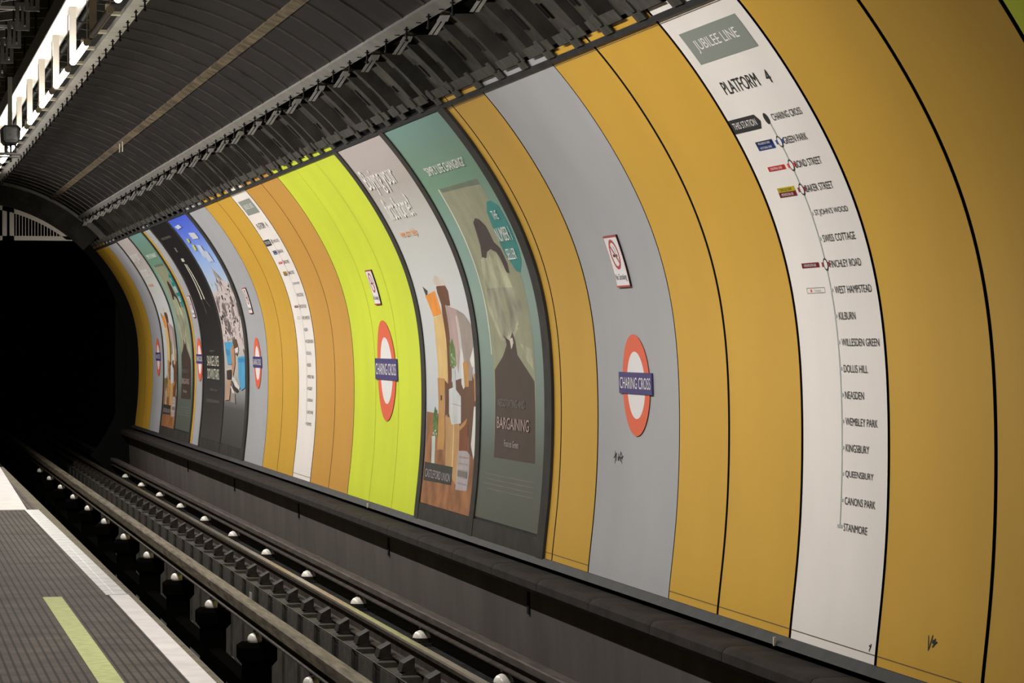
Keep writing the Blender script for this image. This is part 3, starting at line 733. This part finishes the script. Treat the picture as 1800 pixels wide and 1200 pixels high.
pa2 = poster(20.105, 18.075, -1.290, 1.70, 'bg2', A2, [
 ('headline', '"SIMPLY LIFE CHANGING!"', 19.72, 18.39, 1.279, 1.350, 'whiteink'), ('badge_lettering', 'THE', 18.50, 18.34, .860, .925, 'whiteink'),
 ('badge_lettering', 'NUMBER 1', 18.635, 18.215, .70, .800, 'whiteink'), ('badge_lettering', 'SELLER', 18.560, 18.29, .565, .645, 'whiteink'),
 ('book_title', 'NEGOTIATING AND', 19.508, 18.674, -.468, -.415, 'p_dim'), ('book_title', 'BARGAINING', 19.54, 18.542, -.625, -.542, 'p_lilac'), ('author_name', 'Frances Green', 19.29, 18.842, -.748, -.700, 'p_plum')],
 'large green book advertising poster with a figure in a dark suit, nearest of the posters')
frame(39.075, 43.265, -1.438, 1.715, ((39.075, 39.15), (41.14, 41.24), (43.16, 43.265)), 'farthest dark poster frame, left of the smallest no smoking sign')
dup(pa1, 41.20 - 20.255, 'farther copy of the pale first home poster, near the black tunnel mouth')
dup(pa2, 39.12 - 18.075, 'farther copy of the green book poster beside a thin mustard strip')
# film poster and holiday poster
M['bg3'] = ramp_mat('film poster ground', g((-1.3, (.055,.050,.045)), (-.6, (.035,.031,.030)), (0, (.017,.015,.015)), (1.6, (.008,.007,.007))), 0, ZR)
M['bg4'] = ramp_mat('holiday poster ground', g((-1.3, (.060,.058,.052)), (-.85, (.09,.09,.088)), (-.66, (.25,.25,.25)), (-.4, (.45,.42,.38)), (.3, (.55,.50,.48)), (.72, (.45,.54,.66)), (1.05, (.30,.45,.78)), (1.4, (.12,.20,.70)), (1.69, (.06,.11,.62))), 0, ZR)
M['town'] = ramp_mat('hillside town print', [(0, (.52,.44,.42)), (1, (.60,.53,.52))], 0, 2.6, .24, (.16,.12,.12), 5.0)
frame(33.21, 37.955, -1.438, 1.715, ((33.21, 33.425), (35.56, 35.62), (37.86, 37.955)), 'dark double frame holding the blue holiday poster and the black film poster')
bl = random.Random(21); blots = []
for i in range(150):
    y, q = bl.uniform(33.5, 35.45), bl.uniform(.0, .74)
    if q > .45 and y > 34.6 + bl.random(): continue
    w, h = bl.uniform(.015, .05), bl.uniform(.010, .032)
    blots.append((('p_dark', 'p_shade', 'p_shade', 'p_white')[i % 4], [(y + w, q - h), (y - w, q - h*.7), (y - w*.8, q + h), (y + w*.7, q + h*.8)]))
poster(35.56, 33.425, -1.305, 1.70, 'bg4', [
 ('town', [(35.54,.575),(35.475,.62),(34.80,.66),(34.70,.76),(34.584,.80),(34.543,.97),(34.50,.84),(34.35,.70),(34.204,.684),(34.0,.76),(33.584,.72),(33.44,.60),(33.43,.0),(33.43,-.2),(34.3,-.02),(35.54,-.02)]),
 ] + blots + [
 ('p_cloud', [(34.53,1.463),(33.947,1.442),(33.914,1.394),(33.926,1.354),(34.462,1.364)]), ('p_cloud', [(34.559,1.287),(34.206,1.26),(34.193,1.078),(34.643,1.106)]),
 ('p_cloud', [(34.40,1.20),(33.95,1.16),(33.90,1.02),(34.35,1.03)]), ('p_cloud', [(35.3,1.60),(34.8,1.61),(34.7,1.56),(35.2,1.55)]),
 ('p_ytxt', [(35.10,1.398),(34.90,1.395),(34.95,1.335),(35.15,1.335)]), ('p_ytxt', [(35.0,1.30),(34.78,1.295),(34.82,1.215),(35.05,1.215)]),
 ('p_sea', [(35.40,-.02),(34.326,-.012),(34.293,-.064),(34.75,-.10),(34.80,-.30),(35.17,-.30),(35.364,-.066)]),
 ('p_sea2', [(35.36,-.10),(34.90,-.12),(34.95,-.20),(35.28,-.18)]),
 ('p_ochre', [(34.80,-.10),(34.40,-.03),(34.45,-.30),(34.66,-.44),(34.74,-.42)]), ('p_sea', [(34.154,-.203),(33.474,-.182),(33.488,-.566),(33.849,-.607),(34.13,-.447)]),
 ('p_sea2', [(34.12,-.22),(33.5,-.20),(33.5,-.26),(34.1,-.28)]), ('p_umber', [(34.55,.0),(34.20,.02),(34.05,-.08),(34.20,-.19),(34.40,-.16)]), ('p_white', [(34.42,-.08),(34.05,-.07),(34.10,-.16),(34.35,-.16)]),
 ('p_dark', [(35.293,-.38),(34.824,-.36),(34.827,-.482),(35.259,-.488)]), ('p_legs', [(35.332,-.498),(34.827,-.491),(35.002,-.743),(35.432,-.76)]),
 ('p_dark', [(34.75,-.50),(34.5,-.52),(34.1,-.62),(34.3,-.64),(34.7,-.60)]), ('p_white', [(34.80,-.46),(34.5,-.46),(33.989,-.566),(34.053,-.602),(34.468,-.565)]), ('p_white', [(34.95,-.56),(34.75,-.58),(34.40,-.66),(34.60,-.68)]),
 ('p_shade', [(34.878,-.669),(34.46,-.644),(34.37,-.78),(34.794,-.76)])],
 [('slogan', 'SUN', 34.55, 33.98, 1.37, 1.44, 'p_white')], 'blue sky holiday poster with a white hillside town and a harbour')
poster(37.86, 35.62, -1.305, 1.70, 'bg3', [
 ('p_streak', [(37.02,1.078),(36.93,1.075),(36.88,.555),(36.99,.556)]), ('p_streak', [(36.861,1.071),(36.78,1.06),(36.56,.561),(36.673,.551)]), ('p_streak', [(37.036,1.16),(36.76,1.155),(36.80,1.107),(37.08,1.112)]),
 ('p_dim', [(36.992,1.329),(36.83,1.327),(36.87,1.259),(37.03,1.260)]), ('p_dim', [(36.96,.55),(36.93,.55),(36.84,.36),(36.87,.36)]), ('p_dim', [(36.60,.55),(36.57,.55),(36.25,.44),(36.28,.44)])],
 [('film_title', 'SAVAGE LIVES', 37.40, 36.10, -.335, -.200, 'p_bookedge'), ('film_title', 'DOWNSTAIRS', 37.38, 36.08, -.510, -.370, 'p_bookedge'), ('tagline', 'THIS SUMMER', 37.59, 36.40, 1.478, 1.515, 'p_dim'),
  ('credits', 'COMING SOON', 37.07, 36.30, -.665, -.635, 'p_dim'), ('credits', 'IN CINEMAS EVERYWHERE', 37.43, 36.02, -.820, -.775, 'p_dim'), ('credits', 'FROM', 37.0, 36.5, -.152, -.125, 'p_dim')],
 'black film poster with thin white streaks, left of the blue holiday poster')

# ================================================================ TRACK
def long_rail(poly, m, mats, name, label, loc, cat='rail'):
    mb = MB(); mb.prism(poly, 4, 84, m, mats); o = mb.build(name, loc=loc); return tag(o, label, cat)
def running(xc, zt_):
    h = [(-.033, -.012), (-.026, 0), (.026, 0), (.033, -.012), (.033, -.036), (.009, -.048), (.009, -.125), (.060, -.138), (.060, -.148), (-.060, -.148), (-.060, -.138), (-.009, -.125), (-.009, -.048), (-.033, -.036)]
    return [(xc + a, zt_ + b) for a, b in h], ['railhead', 'railhead', 'railhead'] + ['railside'] * 11
for xc, lab in ((3.52, 'polished running rail on the concrete sleeper ends, far side of the pit'), (1.99, 'running rail under the platform edge, near side of the pit')):
    p, ms = running(xc, -2.022)
    o = long_rail(p, 'railside', ms, 'running_rail', lab, (xc, 4, H - 2.17))
def cond(xc, zt_, w, h, tops):
    q = [(-w, -h*.15), (-w*.8, 0), (w*.8, 0), (w, -h*.15), (w, -h), (.015, -h - .012), (.015, -h - .045), (.05, -h - .055), (.05, -h - .065), (-.05, -h - .065), (-.05, -h - .055), (-.015, -h - .045), (-.015, -h - .012), (-w, -h)]
    return [(xc + a, zt_ + b) for a, b in q]
p = cond(2.78, -1.985, .052, .085, None); long_rail(p, 'condtop', ['condtop']*4 + ['railside']*9 + ['condtop'], 'conductor_rail', 'dusty brown conductor rail on black posts down the middle of the pit', (2.78, 4, H - 2.2))
p = cond(3.95, -1.985, .048, .05, None); long_rail(p, 'condtop2', ['condtop2']*4 + ['railside']*9 + ['condtop2'], 'conductor_rail', 'dull conductor rail on white insulators beside the far wall', (3.95, 4, H - 2.2))
DOME = [(.0, .056), (.022, .054), (.044, .043), (.060, .024), (.066, .004), (.066, -.006), (.045, -.008)]
INS_N = 'white insulators under the far conductor rail'; root = None
for k in range(-2, 11):
    y = 17.46 + 2.75 * k
    if root is None:
        root = empty('rail_insulator', (3.915, y, -2.235), 'white half round ceramic insulator under the conductor rail by the far wall', 'insulator', INS_N); y_first = y
        mb = MB(); mb.lathe((3.915, y, -2.180), DOME, 'ceramic', 24); mb.build('ceramic_cap', root)
        mb = MB(); mb.tube((3.915, y, -2.235), (3.915, y, -2.178), .070, 'chair', 16); mb.box(3.84, 3.99, y - .09, y + .09, -2.235, -2.215, 'chair'); mb.build('base', root)
        mb = MB(); mb.tube((3.93, y, -2.125), (3.94, y, -2.104), .016, 'railside', 8); mb.box(3.90, 4.0, y - .03, y + .03, -2.112, -2.103, 'railside'); mb.build('rail_clip', root)
    else: dup(root, y - y_first)
POST_N = 'black posts carrying the middle conductor rail'; root = None
for k in range(-2, 11):
    y = 20.70 + 2.75 * k - .04
    if root is None:
        root = empty('pit_post', (2.78, y, -3.0), 'black post in the pit topped by a white insulator under the middle conductor rail', 'post', POST_N); y_first = y
        mb = MB(); mb.box(2.66, 2.86, y - .09, y + .09, -3.0, -2.38, 'post'); mb.build('column', root)
        mb = MB(); mb.box(2.70, 2.82, y + .092, y + 2.75 - .092, -2.68, -2.56, 'post'); mb.build('brace', root)
        mb = MB(); z0, z1 = -2.40, -2.232
        a = [(2.66, y-.10), (2.86, y-.10), (2.86, y+.10), (2.66, y+.10)]; b = [(2.625, y-.13), (2.895, y-.13), (2.895, y+.13), (2.625, y+.13)]
        mb.hexa([(x, yy, z0) for x, yy in a] + [(x, yy, z0+.045) for x, yy in b], 'post'); mb.hexa([(x, yy, z0+.045) for x, yy in b] + [(x, yy, z1-.03) for x, yy in b], 'post'); mb.hexa([(x, yy, z1-.03) for x, yy in b] + [(x, yy, z1) for x, yy in a], 'post')
        mb.build('head_block', root)
        mb = MB(); mb.lathe((2.745, y, -2.213), [(0, .048), (.020, .047), (.040, .038), (.051, .022), (.054, .004), (.054, -.018), (.04, -.02)], 'ceramic', 24); o = mb.build('insulator', root); o['label'] = 'white ceramic insulator'
        mb = MB(); mb.lathe((2.835, y + .02, -2.213), [(0, .045), (.022, .040), (.034, .02), (.036, -.018)], 'railside', 12); mb.box(2.73, 2.83, y - .03, y + .03, -2.155, -2.140, 'railside'); mb.build('shaded_dome_clamp', root)  # brown dome: far half of the insulator, its shade put into the colour
    else: dup(root, y - y_first)
SL_N = 'concrete sleeper ends under the far running rail'; root = None
for k in range(45):
    y = 11.0 + .866 * k
    if root is None:
        root = empty('sleeper_end', (3.45, y, -3.0), 'concrete sleeper end with an iron rail chair beside the pit under the far running rail', 'sleeper', SL_N); y_first = y
        mb = MB(); mb.box(3.30, 3.82, y, y + .56, -3.0, -2.19, 'block'); mb.build('concrete_block', root)
        mb = MB()
        for yo in (.12,):
            mb.hexa([(3.36, y+yo, -2.19), (3.66, y+yo, -2.19), (3.66, y+yo+.22, -2.19), (3.36, y+yo+.22, -2.19), (3.40, y+yo, -2.172), (3.62, y+yo, -2.172), (3.62, y+yo+.22, -2.172), (3.40, y+yo+.22, -2.172)], 'chair')
            mb.hexa([(3.365, y+yo+.02, -2.172), (3.455, y+yo+.02, -2.172), (3.455, y+yo+.17, -2.172), (3.365, y+yo+.17, -2.172), (3.38, y+yo+.02, -2.115), (3.455, y+yo+.02, -2.075), (3.455, y+yo+.17, -2.075), (3.38, y+yo+.17, -2.115)], 'chair')
            mb.hexa([(3.585, y+yo+.02, -2.172), (3.66, y+yo+.02, -2.172), (3.66, y+yo+.17, -2.172), (3.585, y+yo+.17, -2.172), (3.585, y+yo+.02, -2.085), (3.61, y+yo+.02, -2.10), (3.61, y+yo+.17, -2.10), (3.585, y+yo+.17, -2.085)], 'chair')
        mb.build('rail_chair', root)
    else: dup(root, y - y_first)
mb = MB(); mb.tube((3.308, 6, -2.183), (3.308, 50, -2.183), .005, 'steel', 6); o = mb.build('pit_edge_cable', loc=(3.308, 6, H - 2.19)); tag(o, 'thin shiny cable along the edge of the sleeper ends', 'cable')
mb = MB(); mb.box(3.290, 3.299, 25.0, 25.13, -2.36, -2.26, 'p_plum'); o = mb.build('marker_plate', loc=(3.295, 25, H - 2.36)); tag(o, 'small pale marker plate on the side of a sleeper end', 'plate')

# ================================================================ CEILING FITTINGS
# brackets below the lower channel
BR_N = 'folded steel brackets in a row below the grey channel'; root = None
for k in range(31):
    y = 9.7 + 1.24 * k
    if root is None:
        root = empty('cable_bracket', (3.45, y, 2.05), 'folded zinc steel bracket with a forked tongue below the grey ceiling channel', 'bracket', BR_N); y_first = y
        mb = MB(); mb.hexa([(3.345, y-.10, 2.070), (3.485, y-.10, 2.035), (3.485, y+.08, 2.035), (3.345, y+.08, 2.070), (3.347, y-.10, 2.080), (3.487, y-.10, 2.045), (3.487, y+.08, 2.045), (3.347, y+.08, 2.080)], 'brightsteel')
        mb.box(3.45, 3.62, y + .02, y + .05, 2.05, 2.08, 'steel'); mb.build('top_plate', root)
        mb = MB()
        for a, b in ((-.027, -.005), (.005, .027)):
            mb.hexa([(3.385 + a, y-.03, 1.900), (3.385 + b, y-.03, 1.900), (3.385 + b, y-.02, 1.900), (3.385 + a, y-.02, 1.900), (3.445 + a, y-.03, 1.99), (3.445 + b, y-.03, 1.99), (3.445 + b, y-.02, 1.99), (3.445 + a, y-.02, 1.99)], 'brightsteel')
        mb.hexa([(3.410, y-.03, 1.985), (3.480, y-.03, 1.985), (3.480, y-.02, 1.985), (3.410, y-.02, 1.985), (3.452, y-.03, 2.052), (3.505, y-.03, 2.045), (3.505, y-.02, 2.045), (3.452, y-.02, 2.052)], 'brightsteel')
        mb.build('forked_tongue', root)
    else: dup(root, y - y_first)
# lamp row: white trunking lengths, hangers, tubes
ST0, SP = 19.97, 1.87
BEAM_N = 'white lamp trunking lengths overhead'; LAMP_N = 'fluorescent tube lamps hanging under the trunking'
XB, ZB = 1.365, 2.35
root = None; lamp = None
for k in range(-4, 14):
    y = ST0 + SP * k
    if root is None:
        y_first = y
        root = empty('lamp_trunking', (XB, y, ZB), 'white painted trunking length overhead between the dark cable racks', 'trunking', BEAM_N)
        mb = MB(); mb.box(XB - .072, XB + .072, y + .006, y + SP - .006, ZB, ZB + .012, 'beam'); mb.build('bottom_panel', root)
        mb = MB(); mb.box(XB - .080, XB - .073, y, y + SP, ZB - .004, ZB + .13, 'beamside'); mb.box(XB + .073, XB + .080, y, y + SP, ZB - .001, ZB + .13, 'beamside'); mb.box(XB - .08, XB + .08, y, y + SP, ZB + .13, ZB + .14, 'beamside'); mb.build('channel_body', root)
        mb = MB(); mb.tube((XB, y + .9, ZB + .13), (XB, y + .9, 2.935), .012, 'plastic', 6); mb.build('hanger_rod', root)
        lamp = empty('tube_lamp', (XB, y, 1.93), 'glowing fluorescent tube on a cream strap hanging below the white trunking', 'lamp', LAMP_N)
        mb = MB(); mb.tube((XB, y - 1.33, 1.962), (XB, y - .03, 1.962), .023, 'tube', 14); mb.build('tube', lamp)
        mb = MB(); mb.tube((XB, y - 1.36, 1.962), (XB, y - 1.33, 1.962), .025, 'stem', 12); mb.tube((XB, y - .03, 1.962), (XB, y, 1.962), .025, 'stem', 12); mb.tube((XB, y - 1.345, 1.97), (XB, y - 1.345, ZB), .004, 'stem', 6); mb.build('end_cap', lamp)
        mb = MB(); mb.box(XB - .024, XB + .024, y, y + .006, 1.955, ZB, 'stem'); mb.build('strap', lamp)
    else:
        dup(root, y - y_first)
        if k == -1:
            dead = dup(lamp, y - y_first, 'unlit grey tube, the dead lamp in the row of glowing tubes'); del dead['group']
            for ch in dead.children:
                if ch.name.startswith('tube'): ch.data = ch.data.copy(); ch.data.materials[0] = M['deadtube']; ch['label'] = 'unlit grey tube'
            continue
        dup(lamp, y - y_first)
    ld = bpy.data.lights.new('tube_light', 'AREA'); ld.shape = 'RECTANGLE'; ld.size = .05; ld.size_y = 1.28
    ld.energy = TUBE_W; ld.color = (1.0, .955, .91)
    lo = bpy.data.objects.new('tube_light', ld); C.objects.link(lo); lo.location = (XB + .002, y - .68, 1.934 + H)
    lo.rotation_euler = (0, R(-TILT), 0)
# cable racks and clips left of the trunking
RK_N = 'slotted rack plates left of the lamps'; root = None
for k in range(20):
    y = 14.2 + 1.32 * k
    if root is None:
        y_first = y
        root = empty('cable_rack', (1.12, y, 2.55), 'slotted dark steel rack plate with a short cross bar left of the white trunking', 'rack', RK_N)
        mb = MB(); x0 = 1.07
        for a, b in ((0, .03), (.045, .065), (.08, .11)): mb.box(x0 + a, x0 + b, y, y + .012, 2.44, 2.60, 'steel')
        mb.box(x0, x0 + .11, y, y + .012, 2.60, 2.63, 'steel'); mb.box(x0, x0 + .11, y, y + .012, 2.41, 2.44, 'steel'); mb.build('slotted_plate', root)
        mb = MB(); mb.box(.70, 1.24, y + .012, y + .05, 2.575, 2.60, 'flange'); mb.build('cross_bar', root)
        mb = MB(); mb.tube((1.12, y + .03, 2.60), (1.12, y + .03, 2.92), .008, 'plastic', 6); mb.build('drop_rod', root)
    else: dup(root, y - y_first)
for i, (x, z, r, lab) in enumerate(((.80, 2.63, .022, 'thick black cable on the rack farthest left'), (.88, 2.625, .018, 'black cable on the rack, second from the left'), (.95, 2.62, .015, 'thinner black cable on the rack beside the plates'))):
    mb = MB(); mb.tube((x, 8, z), (x, 47.6, z), r, 'plastic', 8); o = mb.build('power_cable', loc=(x, 8, z + H)); tag(o, lab, 'cable')
mb = MB(); mb.tube((1.72, 8, 2.72), (1.72, 47.6, 2.72), .03, 'plastic', 8); o = mb.build('power_cable', loc=(1.72, 8, 2.72 + H)); tag(o, 'thick dark cable between the lamps and the grey bolted channel', 'cable')
CL_N = 'pale cable clips beside the bolted channel'; root = None
for k in range(24):
    y = 13.0 + 1.36 * k
    if root is None:
        y_first = y
        root = empty('cable_clip', (1.88, y, 2.60), 'small pale clip block beside the grey bolted channel near the lamps', 'clip', CL_N)
        mb = MB(); mb.box(1.83, 1.92, y, y + .10, 2.60, 2.625, 'cream'); mb.box(1.80, 1.83, y + .03, y + .07, 2.60, 2.70, 'cream'); mb.build('clip_body', root)
        mb = MB(); mb.box(1.66, 1.90, y + .03, y + .06, 2.685, 2.70, 'steel'); mb.build('clip_arm', root)
    else: dup(root, y - y_first)
# surveillance camera on its bracket
y = 25.72; xc, zc = 1.205, 1.865
root = empty('security_camera', (xc, y, 1.62), 'dark boxy security camera hanging among the lamps at the upper left', 'camera')
oct_ = [(-.080, -.055), (-.055, -.085), (.055, -.085), (.080, -.055), (.086, .055), (.058, .082), (-.058, .082), (-.086, .055)]
mb = MB(); mb.prism([(xc + a, zc + b) for a, b in oct_], y, y + .30, 'plastic'); mb.build('housing', root)
mb = MB(); mb.prism([(xc + a*.80, zc + b*.84 - .003) for a, b in oct_], y - .012, y, 'bezel'); mb.build('bezel', root)
mb = MB(); mb.box(xc - .050, xc + .050, y - .018, y - .012, zc - .048, zc + .052, 'lens'); mb.build('window', root)
mb = MB(); mb.lathe((xc, y - .014, zc), [(0, 0)], 'lens', 6) if False else mb.tube((xc - .012, y - .024, zc + .002), (xc - .012, y - .018, zc + .002), .014, 'bezel', 16); mb.build('lens', root)
mb = MB()
mb.box(xc - .05, xc - .035, y + .05, y + .08, zc - .17, zc - .08, 'plastic'); mb.box(xc + .035, xc + .05, y + .05, y + .08, zc - .17, zc - .08, 'plastic')
mb.tube((xc - .22, y + .06, zc - .175), (xc + .09, y + .06, zc - .175), .012, 'bezel', 10); mb.tube((xc - .22, y + .03, zc - .205), (xc + .07, y + .03, zc - .205), .007, 'bezel', 8)
mb.tube((xc, y + .06, zc - .08), (xc, y + .06, zc - .25), .010, 'plastic', 8); mb.build('mounting_bracket', root)
mb = MB(); mb.box(xc - .02, xc + .02, y + .20, y + .22, zc + .07, ZB + .05, 'beamside'); mb.build('drop_arm', root)

mb = MB()
for yy, h in ((33.55, .13), (33.95, .11)): mb.box(2.872, 2.884, yy, yy + .01, 2.375 - h, 2.385, 'cream')
o = mb.build('ceiling_drip', loc=(2.88, 33.6, 2.25 + H)); tag(o, 'pair of short pale drips hanging from the brown strip on the ceiling', 'drip')
for yy, lab in ((24.40, 'tiny pale clip on the dark skirting under the lime panel'), (12.93, 'tiny pale clip on the dark skirting beside the foot of the large line diagram')):
    q = W(yy, SB - .02, .035); mb = MB(); mb.box(q[0] - .012, q[0], yy, yy + .014, q[2] - .030, q[2] + .012, 'cream'); o = mb.build('skirting_clip', loc=(q[0], yy, q[2] - .03 + H)); tag(o, lab, 'clip')
# arched white grille at the tunnel mouth
def grille(x0, x1, label, full=False):
    RA = 2.62; zb = 1.69; yy = 48.0
    top = lambda x: RC[1] + math.sqrt(max(RA*RA - (x - RC[0])**2, .0001))
    root = empty('arched_grille', ((x0+x1)/2, yy, zb), label, 'grille')
    mb = MB(); n = 24; y0, y1 = yy, yy + .05; t = .075
    xs = [x0 + (x1-x0)*i/n for i in range(n+1)]
    for i in range(n):
        a, b = xs[i], xs[i+1]; za, zb_ = max(top(a), zb + .01), max(top(b), zb + .01)
        ta, tb = max(za - t - .02, zb + t*.2), max(zb_ - t - .02, zb + t*.2)
        mb.hexa([(a, y0, ta), (b, y0, tb), (b, y1, tb), (a, y1, ta), (a, y0, za), (b, y0, zb_), (b, y1, zb_), (a, y1, za)], 'grillewhite')
    mb.box(x0, x1, y0, y1, zb, zb + t, 'grillewhite')
    mb.box(x0, x0 + t, y0, y1, zb, top(x0) - .02, 'grillewhite')
    if full: mb.box(x1 - t, x1, y0, y1, zb, top(x1) - .01, 'grillewhite')
    mb.build('outer_frame', root)
    x = x0 + t + .035; k = 0
    while x < x1 - .25 and k < 40:
        z1 = top(x) - t
        if z1 > zb + t + .03:
            b = MB(); b.box(x - .006, x + .006, y0 + .015, y0 + .03, zb + t, z1, 'grillewhite'); b.build('vertical_bar', root)
        x += .052 if not full else .10; k += 1
    return root
grille(2.225, 3.36, 'white arched grille section, right part above the black tunnel mouth')
grille(1.0, 2.18, 'white arched grille section cut off by the left edge of the photo', True)
for o in list(C.objects):
    if '_o' in o.keys(): del o['_o']
